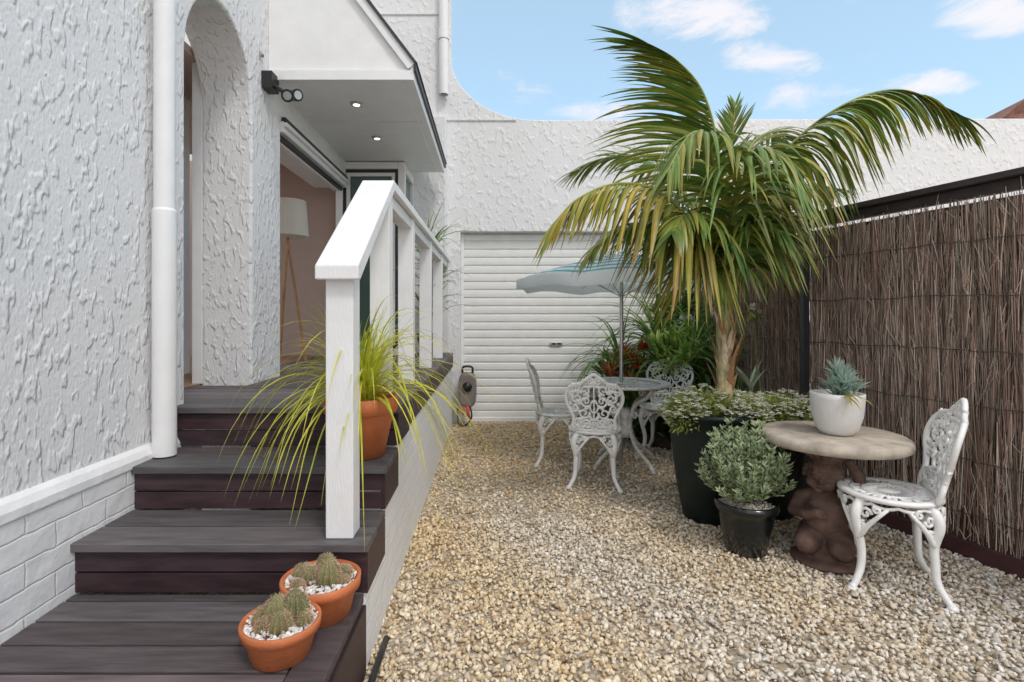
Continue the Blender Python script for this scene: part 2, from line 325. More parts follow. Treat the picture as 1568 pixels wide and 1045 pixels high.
x8=(822-CX)/F*6.4; x6=(690-CX)/F*6.4
cur=[(x8-(x8-x6)*math.cos(a),4.40-.774*math.sin(a)) for a in [math.pi/2*(1-i/20) for i in range(21)]]
poly=[(-4,0),(-.367,0),(-.367,2.29),(2.28,2.29),(2.28,0),(11,0),(11,3.66)]+cur+[(x6,8),(-4,8)]
wall=empty('garage_wall')
b_=MB(); b_.extr(poly,'y',6.4,6.65); b_.obj('stucco_parapet_wall','stucco_far',wall,bevel=.01,fixn=True)
b_=MB(); b_.box(WX,-.53,6.25,6.398,0,3.62); b_.obj('wall_return','stucco_far',wall,bevel=.01)
b_=MB(); b_.box(-.53,.3,6.385,6.398,3.615,3.635); b_.box(-1.5,-.6,6.385,6.398,4.88,4.9); b_.obj('wall_string_line','stucco_far',wall)
b_=MB(); b_.tube([(-.56,6.33,3.9),(-.56,6.33,7.9)],.055,16,cap=False); b_.tube([(-.56,6.33,4.55),(-.56,6.33,4.68)],.063,16,cap=False); b_.obj('upper_downpipe','paint',wall,smooth=True)
door=empty('roller_garage_door')
prof=[]; z=.03
while z<2.30:
    prof+= [(6.53,z),(6.53,z+.006),(6.516,z+.016),(6.514,z+.05),(6.516,z+.084),(6.53,z+.094)]; z+=.098
b_=MB(); ids=[[b_.av((xx,p[0],p[1])) for p in prof] for xx in (-.36,2.27)]
for i in range(len(prof)-1): b_.af(ids[0][i],ids[1][i],ids[1][i+1],ids[0][i+1])
b_.obj('curtain','door',door)
b_=MB(); b_.box(-.36,2.27,6.50,6.54,.0,.05); b_.box(-.366,-.33,6.49,6.51,.05,2.288); b_.box(2.243,2.279,6.49,6.51,.05,2.288); b_.obj('rails','door',door,bevel=.004)
b_=MB(); px=(852-CX)/F*6.5; b_.box(px-.075,px+.075,6.495,6.513,.925,.965); b_.obj('lock_plate','chrome',door,bevel=.004)
b_=MB(); b_.box(px-.055,px-.01,6.488,6.494,.935,.955); b_.box(px+.01,px+.055,6.488,6.494,.935,.955); b_.obj('handle','black',door)
nb=empty('neighbour_tiled_roof')
b_=MB(); A=[P(1538,180,12),P(1575,148,12),P(1700,140,13),P(1720,190,13)]
ids=[b_.av(p) for p in A]; b_.af(*ids); A2=[p+Vector((.6,3,0)) for p in A]; i2=[b_.av(p) for p in A2]; b_.af(*i2)
for i in range(4): b_.af(ids[i],ids[(i+1)%4],i2[(i+1)%4],i2[i])
b_.obj('roof_tiles','tile',nb); b_=MB(); b_.box(A[0].x+.3,A[0].x+6,12.3,16,0,A[0].z+.05); b_.obj('roof_walls','stucco_far',nb)

dp=MB(); dx,dy=-1.455,2.385
dp.tube([(dx,dy,.675),(dx,dy,1.76)],.049,24,cap=False); dp.tube([(dx,dy,1.76),(dx,dy,1.772)],[.049,.0435],24,cap=False); dp.tube([(dx,dy,1.765),(dx,dy,5)],.043,24,cap=False)
dp.obj('downpipe','paint',smooth=True)
# ---------------------------------------------------------------- deck & stairs
deck=empty('timber_deck_stairs'); SX=-.45
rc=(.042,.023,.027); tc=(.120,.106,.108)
bt=MB(); br=MB()
def boards(x0,x1,y0,y1,z,w=.14,th=.03,gap=.010):
    yy=y0
    while yy<y1-.02:
        e=min(yy+w-gap,y1-.002); zz=z+R(-.0015,.0015)
        bt.box(x0,x1+R(-.003,.003),yy,e,zz-th,zz,c=mix(jit(tc,.35),rc,R(0,.3))); yy+=w
boards(-1.49,SX-.12,-1.5,1.915,.30,w=.125)
bt.box(SX-.115,SX-.005,-1.5,1.915,.27,.302,c=mix(tc,rc,.55))
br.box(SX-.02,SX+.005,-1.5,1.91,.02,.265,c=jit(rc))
levels=[(1.92,.485),(2.24,.67),(2.56,.86)]
zp=.30
for i,(yf,z) in enumerate(levels):
    y1=levels[i+1][0] if i<2 else None
    h=(z-.035-zp)/2
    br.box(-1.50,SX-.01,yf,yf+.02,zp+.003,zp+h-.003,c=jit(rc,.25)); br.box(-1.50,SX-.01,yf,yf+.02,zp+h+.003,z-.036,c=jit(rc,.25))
    if y1: boards(-1.50,SX+.012,yf-.022,y1,z,w=.171)
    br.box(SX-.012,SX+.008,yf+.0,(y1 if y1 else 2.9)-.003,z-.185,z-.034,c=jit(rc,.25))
    zp=z
yy=2.538
while yy<6.2:
    bt.box(-1.52 if not (2.66<yy<3.25 or 3.87<yy<5.5) else -1.84,SX+.012,yy,yy+.123,.83,.86+R(-.001,.001),c=mix(jit(tc,.25),rc,R(0,.3))); yy+=.131
br.box(SX-.012,SX+.008,2.9,6.24,.70,.828,c=jit(rc))
bt.obj('treads','tread',deck,bevel=.003); br.obj('risers','riser',deck,bevel=.002)
b_=MB(); b_.extr([(1.93,0),(6.24,0),(6.24,.72),(2.58,.72),(2.58,.62),(2.25,.62),(2.25,.45),(1.93,.30)],'x',SX-.004,SX-.12); b_.obj('painted_brick_base','brick',deck,bevel=.01,fixn=True)
b_=MB(); b_.tube([(SX+.035,.5,.02),(SX+.03,1.3,.02),(SX+.035,2.0,.022),(SX+.03,2.15,.0)],.013,8); b_.obj('irrigation_pipe','black',smooth=True)
rail=empty('white_handrail'); b_=MB()
b_.box(-.60,-.50,1.94,2.04,.487,1.47)
for yy in (2.58,3.36,4.36,5.36,6.14):
    b_.box(-.585,-.49,yy,yy+.09,.862,1.905)
b_.box(-.575,-.50,2.67,6.14,1.84,1.903)
b_.obj('posts','paintwood',rail,bevel=.004)
b_=MB()
prof=[(1.895,1.425),(1.895,1.475),(2.60,1.952),(6.23,1.952),(6.23,1.906),(2.62,1.906),(1.93,1.425)]
b_.extr([(p[0],p[1]) for p in prof],'x',-.625,-.47); b_.obj('cap','paintwood',rail,bevel=.005,fixn=True)

# ---------------------------------------------------------------- fence
fence=empty('brushwood_fence')
def seg(p0,p1,name,dens=1500):
    p0=Vector((*p0,0)); p1=Vector((*p1,0)); L=(p1-p0).length; d=(p1-p0)/L; nr=Vector((-d.y,d.x,0))
    if nr.x>0: nr=-nr
    b=MB(); cs=[(.40,.295,.24),(.52,.42,.35),(.24,.165,.135),(.66,.56,.48),(.42,.335,.285),(.33,.225,.175)]
    for i in range(int(L*dens)):
        u=R(0,L); h=R(.18,.75); z0=R(.05,1.86-h*.35); z1=min(z0+h,1.90+R(-.03,.035)); off=R(.0,.03); w=R(.0010,.0026)
        a=p0+d*u+nr*off; a.z=z0; e=p0+d*(u+R(-.035,.035))+nr*(off+R(-.004,.014)); e.z=z1
        mdl=(a+e)/2+d*R(-.008,.008)
        c=jit(cs[min(5,int(R(0,6)))],.35)
        b.tube([a,mdl,e],w,3,c=c,cap=False)
    for i in range(int(L*700)):
        u=R(0,L); z0=R(.08,1.85); a=p0+d*u+nr*R(.022,.034); a.z=z0; e=a+d*R(-.05,.05)+Vector((0,0,R(.04,.15)))+nr*R(0,.018)
        b.tube([a,e],R(.0007,.0014),3,c=jit(cs[random.choice((1,3,3,2))],.3),cap=False)
    b.obj(name+'_sticks','stick',fence)
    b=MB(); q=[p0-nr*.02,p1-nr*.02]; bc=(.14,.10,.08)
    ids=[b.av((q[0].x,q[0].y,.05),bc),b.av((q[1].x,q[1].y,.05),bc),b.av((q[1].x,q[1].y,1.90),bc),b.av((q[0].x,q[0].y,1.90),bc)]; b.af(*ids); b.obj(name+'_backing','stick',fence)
    b=MB()
    for k in range(6):
        z=.24+k*.29; k2=int(L*12); pts=[p0+d*(L*j/k2)+nr*(.036)+Vector((0,0,z+R(-.008,.008))) for j in range(k2+1)]
        b.tube(pts,.0024,4)
        for j in range(k2): 
            c0=pts[j]; b.tube([c0-Vector((0,0,.014))+nr*.003,c0+nr*.004+Vector((0,0,.014))+d*.008],.0018,4)
    b.obj(name+'_wires','wire',fence)
    b=MB(); z=Vector((0,0,1))
    b.obox(p0+z*1.95,p1+z*1.95,.05,.06); b.obox(p0+z*2.0+nr*.01,p1+z*2.0+nr*.01,.11,.035); b.obj(name+'_top_rail','fencewood',fence,bevel=.004)
    b=MB(); b.obox(p0+z*.045+nr*.035,p1+z*.045+nr*.035,.03,.10); b.obj(name+'_base_board','plank',fence,bevel=.003)
seg((3.15,.8),(2.29,3.85),'panel_near',2400); seg((2.29,3.89),(2.42,6.38),'panel_far',1200)
b_=MB(); b_.box(2.215,2.26,3.80,3.845,0,1.93); b_.obj('fence_post','black',fence,bevel=.003)

# ---------------------------------------------------------------- cast iron furniture
def spiral(cx,cz,r,turns=1.4,a0=0,dirn=1,n=16):
    return [(cx+r*(1-.8*i/n)*math.cos(a0+dirn*turns*2*math.pi*i/n),cz+r*(1-.8*i/n)*math.sin(a0+dirn*turns*2*math.pi*i/n)) for i in range(n+1)]
def chair(loc,f,matn='iron',sc=1.0):
    th=math.atan2(-f[0],f[1]); e=empty('cast_iron_chair',(loc[0],loc[1],0.008),th); e.scale=(sc,)*3
    b=MB()
    bp=lambda u,v:(u,-.175-.24*v+.9*u*u*(1-.2*v),.44+v)
    half=[(.15,0),(.165,.05),(.155,.10),(.175,.16),(.205,.22),(.215,.28),(.195,.34),(.15,.375),(.10,.385),(.065,.41),(.03,.44),(0,.455)]
    out=[(u,v) for u,v in half]+[(-u,v) for u,v in half[-2::-1]]
    b.tube([bp(*p) for p in [(q.x,q.y) for q in crom([(u,v,0) for u,v in out],3)]],.0135,6)
    for s in (1,-1):
        for (cx,cz,r,a,dr) in [(.055,.06,.042,0,1),(.12,.07,.035,1.5,-1),(.075,.15,.045,3,1),(.145,.19,.034,0,-1),(.06,.245,.045,4,1),(.13,.27,.045,1,-1),(.175,.31,.025,2,1),(.07,.335,.04,5,-1),(.13,.345,.028,0,1),(.03,.40,.03,1,1),(.10,.02,.025,0,1)]:
            pts=spiral(cx,cz,r,1.3,a,dr); b.tube([bp(s*p[0],p[1]) for p in pts],[.010*(1-.3*i/16) for i in range(17)],5)
            for k in range(4):
                aa=a+k*1.57+.5; c0=(cx+r*.95*math.cos(aa),cz+r*.95*math.sin(aa)); c1=(cx+(r+.032)*math.cos(aa+.4),cz+(r+.032)*math.sin(aa+.4))
                if abs(c1[0])>.2 or c1[1]>.42 or c1[1]<0: continue
                cm=((c0[0]+c1[0])/2,(c0[1]+c1[1])/2); b.tube([bp(s*c0[0],c0[1]),bp(s*cm[0],cm[1]),bp(s*c1[0],c1[1])],[.004,.015,.002],6)
    b.tube([bp(0,v) for v in (.0,.1,.2,.3,.4)],.007,5)
    b.tube([bp(.03*math.cos(a),.20+.045*math.sin(a)) for a in [i*math.pi/6 for i in range(13)]],.008,5)
    b.tube([bp(u,.015) for u in (-.15,-.08,0,.08,.15)],.011,6)
    b.lathe([(.165,.425),(.20,.422),(.212,.430),(.212,.440),(.20,.447),(.165,.441),(.165,.425)],n=36)
    b.lathe([(.001,.43),(.045,.43),(.05,.438),(.045,.443),(.001,.446)],n=20)
    b.lathe([(.10,.430),(.115,.430),(.115,.442),(.10,.442),(.10,.430)],n=30)
    for i in range(32):
        a=i*2*math.pi/32; b.obox((.045*math.cos(a),.045*math.sin(a),.436),(.17*math.cos(a),.17*math.sin(a),.434),.012,.008)
        if i%2: b.tube([((.140+.018*math.cos(t))*math.cos(a+.1)-.018*math.sin(t)*math.sin(a+.1),(.140+.018*math.cos(t))*math.sin(a+.1)+.018*math.sin(t)*math.cos(a+.1),.436) for t in [k*math.pi/4 for k in range(9)]],.006,4)
    b.tube([(.195*math.cos(a),.195*math.sin(a),.412-.012*abs(math.sin(6*a))) for a in [i*2*math.pi/72 for i in range(73)]],.008,5)
    for i in range(4):
        a=math.pi/4+i*math.pi/2; ca,sa=math.cos(a),math.sin(a)
        fl=1.0 if i in (0,1) else 1.12
        pr=[(.175,.425),(.215,.38),(.222,.33),(.200,.25),(.182,.17),(.190,.09),(.225,.03),(.245,.008)]
        pts=crom([(r*ca*(fl if z<.2 else 1),r*sa*(fl if z<.2 else 1),z) for r,z in pr],4); m_=len(pts)
        rr=[.024-.010*(j/m_) if j<m_*.85 else .014+.008*(j/m_-.85)/.15 for j in range(m_)]
        b.tube(pts,rr,8)
        b.lathe([(.012,-.004),(.024,0),(.02,.014),(.006,.022)],pts[-1].x,pts[-1].y,10)
        for s in (1,-1):
            tn=Vector((-sa,ca,0))*s
            def q(u,z,r=.205): 
                p=Vector((r*ca,r*sa,z))+tn*u; k=.205/max(.12,(p.x**2+p.y**2)**.5); return (p.x*k,p.y*k,z)
            b.tube([q(.0,.235),q(.02,.27),q(.045,.31),q(.085,.355),q(.135,.40)],[.012,.013,.012,.010,.008],6)
            for (u,z,r0,a0) in ((.035,.365,.028,0),(.085,.392,.02,2),(.02,.31,.018,1)):
                b.tube([q(p[0],p[1]) for p in spiral(u,z,r0,1.2,a0,s,10)],.008,5)
    b.obj('casting',matn,e,smooth=True)
    return e
chair((1.93,2.60),(-.90,.44))
chair((.80,4.12),(.22,.95),'iron',.96); chair((.60,4.72),(.98,-.12),'iron_old'); chair((1.60,4.98),(-.55,-.8))
tb=empty('cast_iron_table',(1.15,4.60,0)); b_=MB()
b_.lathe([(.30,.70),(.375,.698),(.385,.71),(.375,.722),(.30,.716),(.30,.70)],n=40); b_.lathe([(.02,.706),(.09,.704),(.09,.716),(.02,.718)],n=20); b_.lathe([(.19,.704),(.205,.704),(.205,.717),(.19,.717),(.19,.704)],n=30)
for i in range(40):
    a=i*2*math.pi/40; b_.obox((.08*math.cos(a),.08*math.sin(a),.711),(.31*math.cos(a),.31*math.sin(a),.711),.014,.008)
for i in range(4):
    a=i*math.pi/2+.5; ca,sa=math.cos(a),math.sin(a)
    pts=crom([(r*ca,r*sa,z) for r,z in ((.33,.70),(.26,.62),(.13,.54),(.07,.42),(.07,.30),(.14,.18),(.27,.09),(.34,.015))],5)
    b_.tube(pts,.017,7)
    for (r,z,r0) in ((.20,.655,.04),(.15,.12,.035),(.12,.45,.035)):
        b_.tube([(p[0]*ca,p[0]*sa,p[1]) for p in spiral(r,z,r0,1.3,0,1,12)],.009,5)
b_.lathe([(.05,.25),(.075,.3),(.05,.35),(.04,.42),(.07,.47),(.04,.5)],n=16)
b_.obj('table_casting','iron_old',tb,smooth=True)
um=empty('striped_patio_umbrella',(1.12,4.60,0)); b_=MB(); b_.tube([(0,0,0.03),(0,0,1.84)],.016,12,cap=False); b_.obj('pole','chrome',um,smooth=True)
b_=MB(); ns=8; rad=.93; rings=[]; NJ=ns*4
for i in range(10):
    t_=min(1,i/8); skirt=.07 if i==9 else 0; ring=[]
    for j in range(NJ):
        a=2*math.pi*j/NJ+.2; ph=(j%4)/4; sag=math.sin(math.pi*ph); r=rad*t_*(1-.06*sag*t_); z=1.83-.25*t_**1.2+.03*sag*t_-skirt-(R(0,.02) if skirt else 0)
        ring.append(b_.av((r*math.cos(a),r*math.sin(a),z),(t_ if not skirt else .93,0,0)))
    rings.append(ring)
for i in range(len(rings)-1):
    for j in range(NJ): b_.af(rings[i][j],rings[i][(j+1)%NJ],rings[i+1][(j+1)%NJ],rings[i+1][j])
b_.obj('canopy','umb',um,smooth=True)
b_=MB()
for j in range(8):
    a=2*math.pi*j/8+.2; b_.tube([(0,0,1.81),(math.cos(a)*rad*.98,math.sin(a)*rad*.98,1.565)],.005,5); b_.tube([(0,0,1.45),(math.cos(a)*.47,math.sin(a)*.47,1.69)],.004,5)
b_.obj('ribs','chrome',um)

# ---------------------------------------------------------------- pots
def pot(prof,x,y,name,matn,parent=None,n=48,**k):
    b=MB(); b.lathe(prof,x,y,n,**k); return b.obj(name,matn,parent,smooth=True,bevel=0)
def foliage(b,cen,rad,n,L,w,c1,c2,droop=1.0,shape='leaf',up=.3,shell=.55):
    cen=Vector(cen)
    for i in range(n):
        v=Vector((random.gauss(0,1),random.gauss(0,1),random.gauss(0,1))).normalized(); r=R(shell,1.0)
        p=cen+Vector((v.x*rad[0],v.y*rad[1],v.z*rad[2]))*r
        d=(v+Vector((R(-.7,.7),R(-.7,.7),up+R(-.5,.5)))).normalized()
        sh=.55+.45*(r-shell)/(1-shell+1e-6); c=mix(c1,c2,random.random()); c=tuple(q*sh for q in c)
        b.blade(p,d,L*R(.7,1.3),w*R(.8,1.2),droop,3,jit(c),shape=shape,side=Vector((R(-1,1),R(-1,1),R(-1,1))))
e=empty('yellow_strappy_potted_plant'); px_,py_=-.585,2.405
pot([(.095,.672),(.105,.672),(.145,.86),(.150,.865),(.162,.868),(.166,.93),(.158,.936),(.148,.93),(.143,.90),(.0,.90)],px_,py_,'terracotta_pot','terra',e)
b_=MB()
for i in range(175):
    a=R(0,2*math.pi); el=R(.5,1.45); d=(math.cos(a)*math.cos(el),math.sin(a)*math.cos(el),math.sin(el)); L=R(.38,.86)
    c=mix((.62,.62,.03),(.38,.48,.04),random.random()**1.4); c=mix(c,(.72,.66,.10),R(0,.5))
    base=(px_+R(-.05,.05),py_+R(-.05,.05),.90)
    b_.blade(base,d,L,R(.007,.012),R(2.8,5.4) if el<1.2 else R(3.2,6),12,jit(c),mix(c,(.7,.55,.15),.4),fold=.25)
for i in range(50):
    a=R(0,2*math.pi); b_.blade((px_+R(-.04,.04),py_+R(-.04,.04),.90),(math.cos(a)*.3,math.sin(a)*.3,1),R(.25,.6),.008,R(1,3),8,jit((.42,.52,.05)),fold=.2)
b_.obj('leaves','leaf',e)
def cactusbowl(x,y,z0,r,h,cl):
    e=empty('cactus_bowl'); pot([(r*.70,z0),(r*.74,z0+.002),(r*.90,z0+h*.70),(r*.92,z0+h*.72),(r*1.0,z0+h*.73),(r*1.02,z0+h*.98),(r*.98,z0+h),(r*.92,z0+h*.98),(r*.9,z0+h*.86),(0,z0+h*.86)],x,y,'bowl','terra',e)
    n=420; a=rng.uniform(0,2*np.pi,n); rr=r*.9*np.sqrt(rng.random(n)); xy=np.stack([x+rr*np.cos(a),y+rr*np.sin(a)],1)
    co=np.array([(.8,.77,.72)])*rng.uniform(.65,1.08,(n,1)); stones('white_pebbles',xy,np.full(n,z0+h*.885)+rng.uniform(0,.006,n),rng.uniform(.005,.010,n),co,'stone',e)
    b=MB(); s=MB()
    for (dx,dy,cr,ch) in cl:
        zb=z0+h*.86; prof=[(cr*(math.sin(math.pi*min(1,.28+.72*t))**.6 if t<1 else .01),zb+ch*t) for t in [i/12 for i in range(13)]]
        nr=12; c=jit((.19,.18,.075),.2); b.lathe(prof,x+dx,y+dy,72,rib=nr,ribamp=.17,c=c)
        for k in range(nr):
            a=2*math.pi*k/nr
            for (q,zz) in prof[1:-1]:
                p=Vector((x+dx+q*1.15*math.cos(a),y+dy+q*1.15*math.sin(a),zz))
                for m_ in range(5):
                    d=Vector((math.cos(a)+R(-.8,.8),math.sin(a)+R(-.8,.8),R(-.6,.9))).normalized(); s.tube([p,p+d*R(.005,.011)],[.0007,.0002],3,c=jit((.52,.36,.25),.3),cap=False)
    b.obj('cacti','cactus',e,smooth=True); s.obj('spines','cactus',e)
cactusbowl(-.568,1.79,.302,.128,.125,[(.03,-.02,.034,.085),(-.035,.0,.028,.05),(-.072,.03,.026,.045),(.0,.05,.03,.07),(.07,.03,.022,.04),(-.06,-.05,.018,.03),(.08,-.02,.016,.03)])
cactusbowl(-.618,1.575,.302,.112,.105,[(-.012,.0,.034,.085),(.038,.012,.036,.095),(.012,-.04,.03,.06),(-.05,.005,.026,.05),(.02,.052,.03,.07),(.072,-.01,.020,.045),(-.035,-.045,.018,.04)])
e1=empty('tall_dark_planter'); pot([(.155,0.01),(.16,.012),(.205,.25),(.235,.50),(.25,.655),(.268,.665),(.268,.69),(.25,.695),(.235,.67),(0,.655)],1.395,3.42,'planter','darkpot',e1)
e2=empty('tall_dark_planter'); pot([(.15,0.01),(.155,.012),(.20,.25),(.23,.45),(.245,.60),(.262,.61),(.262,.635),(.25,.64),(.235,.62),(0,.60)],1.80,3.50,'planter','darkpot',e2)
fl=MB()
def flowers(cen,rad,n):
    for i in range(n):
        v=Vector((random.gauss(0,1),random.gauss(0,1)-.3,abs(random.gauss(0,1)))).normalized(); p=Vector(cen)+Vector((v.x*rad[0],v.y*rad[1],v.z*rad[2]))*R(1.08,1.28)
        for k in range(4):
            q=p+Vector((R(-.012,.012),R(-.012,.012),R(-.006,.006)))
            for j in range(4):
                a=j*1.57+R(0,1); fl.blade(q,(math.cos(a),math.sin(a),.3),.011,.010,0,2,jit((.86,.85,.76),.08),shape='leaf')
b_=MB()
for cen,rad in (((1.30,3.36,.70),(.24,.2,.13)),((1.20,3.32,.68),(.11,.12,.12)),((1.52,3.40,.70),(.16,.2,.10)),((1.72,3.40,.68),(.2,.16,.10)),((1.90,3.50,.67),(.18,.18,.11)),((1.60,3.30,.66),(.10,.1,.10))):
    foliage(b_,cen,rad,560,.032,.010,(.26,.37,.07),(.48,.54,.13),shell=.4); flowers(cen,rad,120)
    for i in range(90):
        a=R(0,6.28); b_.blade(Vector(cen)+Vector((R(-.6,.6)*rad[0],R(-.6,.6)*rad[1],0)),(math.cos(a),math.sin(a),1.2),R(.12,.22),.004,R(1,4),4,jit((.36,.44,.12)))
b_.obj('alyssum_leaves','leaf',e1); fl.obj('alyssum_flowers','leaf',e1)
e=empty('potted_shrub'); sx,sy=1.395,2.93
pot([(.10,.01),(.105,.012),(.14,.20),(.145,.235),(.158,.24),(.163,.262),(.16,.285),(.148,.285),(.142,.265),(0,.262)],sx,sy,'glazed_pot','glazed',e)
n=300; a=rng.uniform(0,6.28,n); rr=.135*np.sqrt(rng.random(n)); stones('pebble_mulch',np.stack([sx+rr*np.cos(a),sy+rr*np.sin(a)],1),np.full(n,.268),rng.uniform(.006,.011,n),np.array([(.60,.54,.45)])*rng.uniform(.6,1.3,(n,1)),'stone',e)
b_=MB()
for i in range(110):
    a=R(0,6.28); el=R(-.25,1.5); d=Vector((math.cos(a)*math.cos(el),math.sin(a)*math.cos(el),math.sin(el)))
    o0=Vector((sx,sy,.27)); cc=Vector((sx-.035,sy-.03,.46)); tip=cc+Vector((d.x*.21,d.y*.19,d.z*.235+R(-.03,.03)))*R(.72,1.18)
    pts=crom([o0,(o0+tip)/2+Vector((d.x*.05,d.y*.05,.0)),tip],5); b_.tube(pts,.0025,4,c=(.14,.12,.07),cap=False)
    for k in range(4,len(pts)):
        for m_ in range(10):
            aa=R(0,6.28); dd=(pts[k]-pts[k-1]).normalized(); ld=(dd*.8+Vector((math.cos(aa),math.sin(aa),R(-.3,.6)))).normalized()
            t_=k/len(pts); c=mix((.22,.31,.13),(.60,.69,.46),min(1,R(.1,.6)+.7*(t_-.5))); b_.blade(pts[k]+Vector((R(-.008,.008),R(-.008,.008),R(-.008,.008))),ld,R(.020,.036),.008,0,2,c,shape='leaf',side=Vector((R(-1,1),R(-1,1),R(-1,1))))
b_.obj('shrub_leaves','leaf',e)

# ---------------------------------------------------------------- palm
palm=empty('kentia_palm'); lf=MB(); tr=MB()
base=P(1112,608,3.44); crown=P(1108,478,3.44)
for i in range(6):
    o_=Vector((R(-.032,.032),R(-.032,.032),0)); k=[base+o_*1.2+Vector((0,0,-.06)),base+o_+Vector((0,0,.2)),crown+o_*.8,crown+Vector((0,0,.12))+o_*.8]
    tr.tube(crom(k,5),[.032-.0012*j for j in range(16)],9,c=jit((.50,.38,.24)),c2=(.26,.32,.10))
for i in range(26):
    z=R(.0,.45); a=R(0,6.28); p=base+Vector((math.cos(a)*.042,math.sin(a)*.042,z)); tr.blade(p,(math.cos(a)*.3,math.sin(a)*.3,1),R(.14,.30),R(.03,.06),R(-.6,1.5),6,jit(random.choice([(.74,.62,.48),(.34,.17,.08),(.82,.74,.62),(.55,.37,.23)])),(.35,.2,.1),fold=.3)
G1=(.070,.150,.028); G2=(.17,.285,.05); YO=(.60,.46,.08); BR=(.50,.24,.07)
def frond(ctrl,Lmax=.5,n=44,yel=.1,spread=.6,droop=3.2,start=.30,w=.030,dark=1.0,tipb=.4,tang=.6,tend=.35,flow=(0,0,0)):
    pts=crom([C+Vector((R(-.03,.03),R(-.03,.03),0))]+ctrl,14); m_=len(pts); flow=Vector(flow)
    cum=[0]
    for i in range(1,m_): cum.append(cum[-1]+(pts[i]-pts[i-1]).length)
    tot=cum[-1]
    lf.tube(pts,[.015*(1-.85*i/m_) for i in range(m_)],6,c=(.30,.38,.09),c2=(.36,.36,.08),cap=False)
    def at(t):
        s=t*tot; i=0
        while i<m_-2 and cum[i+1]<s: i+=1
        q=(s-cum[i])/max(1e-6,cum[i+1]-cum[i]); return pts[i].lerp(pts[i+1],q),(pts[i+1]-pts[i]).normalized()
    for i in range(n):
        t=start+(1-start)*(i+.5)/n; p,tg=at(t); tt=(t-start)/(1-start)
        L=Lmax*(.6+.4*math.sin(math.pi*min(1,tt*1.15+.18)))*(1-tend*tt**3)
        sd=tg.cross(Vector((0,0,1)))
        if sd.length<.25: sd=sd+Vector((.5,-.5,0))
        sd=sd.normalized(); upv=sd.cross(tg).normalized()
        for s in (1,-1):
            if R(0,1)<.05: continue
            d=(sd*s*spread+tg*(tang+.5*tt)+upv*R(.0,.22)+flow+Vector((R(-.1,.1),R(-.1,.1),R(-.1,.1)))).normalized()
            y_=max(0,yel+R(-.35,.35)); c=jit(mix(mix(G1,G2,random.random()),YO,min(.85,y_)),.18); c=tuple(q*dark for q in c)
            ct=mix(c,BR,R(0,1)*tipb) if R(0,1)<.5 else c
            lf.blade(p,d,L*R(.82,1.12),w*R(.8,1.2),droop*R(.8,1.25),10,c,ct,fold=.18,side=(upv.cross(d)))
C=crown+Vector((0,0,.05))
frond([P(1110,330,3.4),P(1098,220,3.37),P(1075,140,3.32),P(1035,92,3.26),P(990,66,3.2)],.78,46,.12,droop=1.0,start=.36,tang=.25,spread=.22,flow=(-1.1,0,.12),tend=.2,w=.028)
frond([P(1070,360,3.2),P(1010,295,3.05),P(945,282,2.95),P(885,305,2.85),P(845,345,2.8)],.66,60,.50,droop=5.0,start=.16,tipb=.9,spread=.4,w=.034,tang=.35,flow=(-.15,0,-.5))
frond([P(1135,340,3.42),P(1195,240,3.35),P(1285,165,3.2),P(1380,138,3.1),P(1478,180,3.0)],.80,84,.16,droop=5.0,start=.20,tipb=.6,spread=.35,tang=.35,w=.032,tend=.5,flow=(.1,0,-.3))
frond([P(1080,350,3.65),P(1015,262,3.8),P(945,240,3.95),P(885,262,4.1)],.66,46,.10,droop=3.0,start=.2)
frond([P(1125,320,3.15),P(1160,240,2.98),P(1200,240,2.85),P(1235,300,2.75)],.62,46,.08,droop=4.6,start=.2,spread=.4,flow=(0,0,-.25))
frond([P(1098,300,3.15),P(1085,220,2.98),P(1058,205,2.85),P(1020,265,2.7)],.62,46,.10,droop=4.6,start=.2,spread=.45,flow=(0,0,-.25))
frond([P(1125,320,3.65),P(1150,225,3.9),P(1190,205,4.1),P(1235,250,4.25)],.6,44,.08,droop=3.5,start=.22,dark=.75)
frond([P(1165,350,3.7),P(1215,290,3.95),P(1275,290,4.15)],.6,40,.08,droop=4,start=.2,dark=.75)
frond([P(1112,330,3.45),P(1120,230,3.5),P(1126,160,3.52)],.24,16,.05,spread=.5,droop=.8,start=.72,w=.020)
frond([P(1065,400,3.35),P(1010,350,3.25),P(955,345,3.15),P(905,380,3.1)],.60,46,.15,droop=4.8,start=.14,spread=.5,flow=(0,0,-.2))
frond([P(1140,390,3.3),P(1165,345,3.15),P(1200,355,3.0)],.56,36,.05,droop=5,start=.15,spread=.5)
frond([P(1090,390,3.7),P(1060,315,3.9),P(1030,300,4.1),P(990,340,4.3)],.66,40,.08,droop=4,start=.2,dark=.75)
frond([P(1088,400,3.3),P(1066,345,3.1),P(1048,330,2.95),P(1030,355,2.8)],.56,34,.1,droop=5.2,start=.15,spread=.5)
frond([P(1118,400,3.5),P(1135,330,3.6),P(1160,290,3.8),P(1200,280,3.95)],.6,36,.08,droop=4.5,start=.1,dark=.75)
lf.obj('fronds','palm',palm); tr.obj('trunk','trunk',palm,smooth=True)

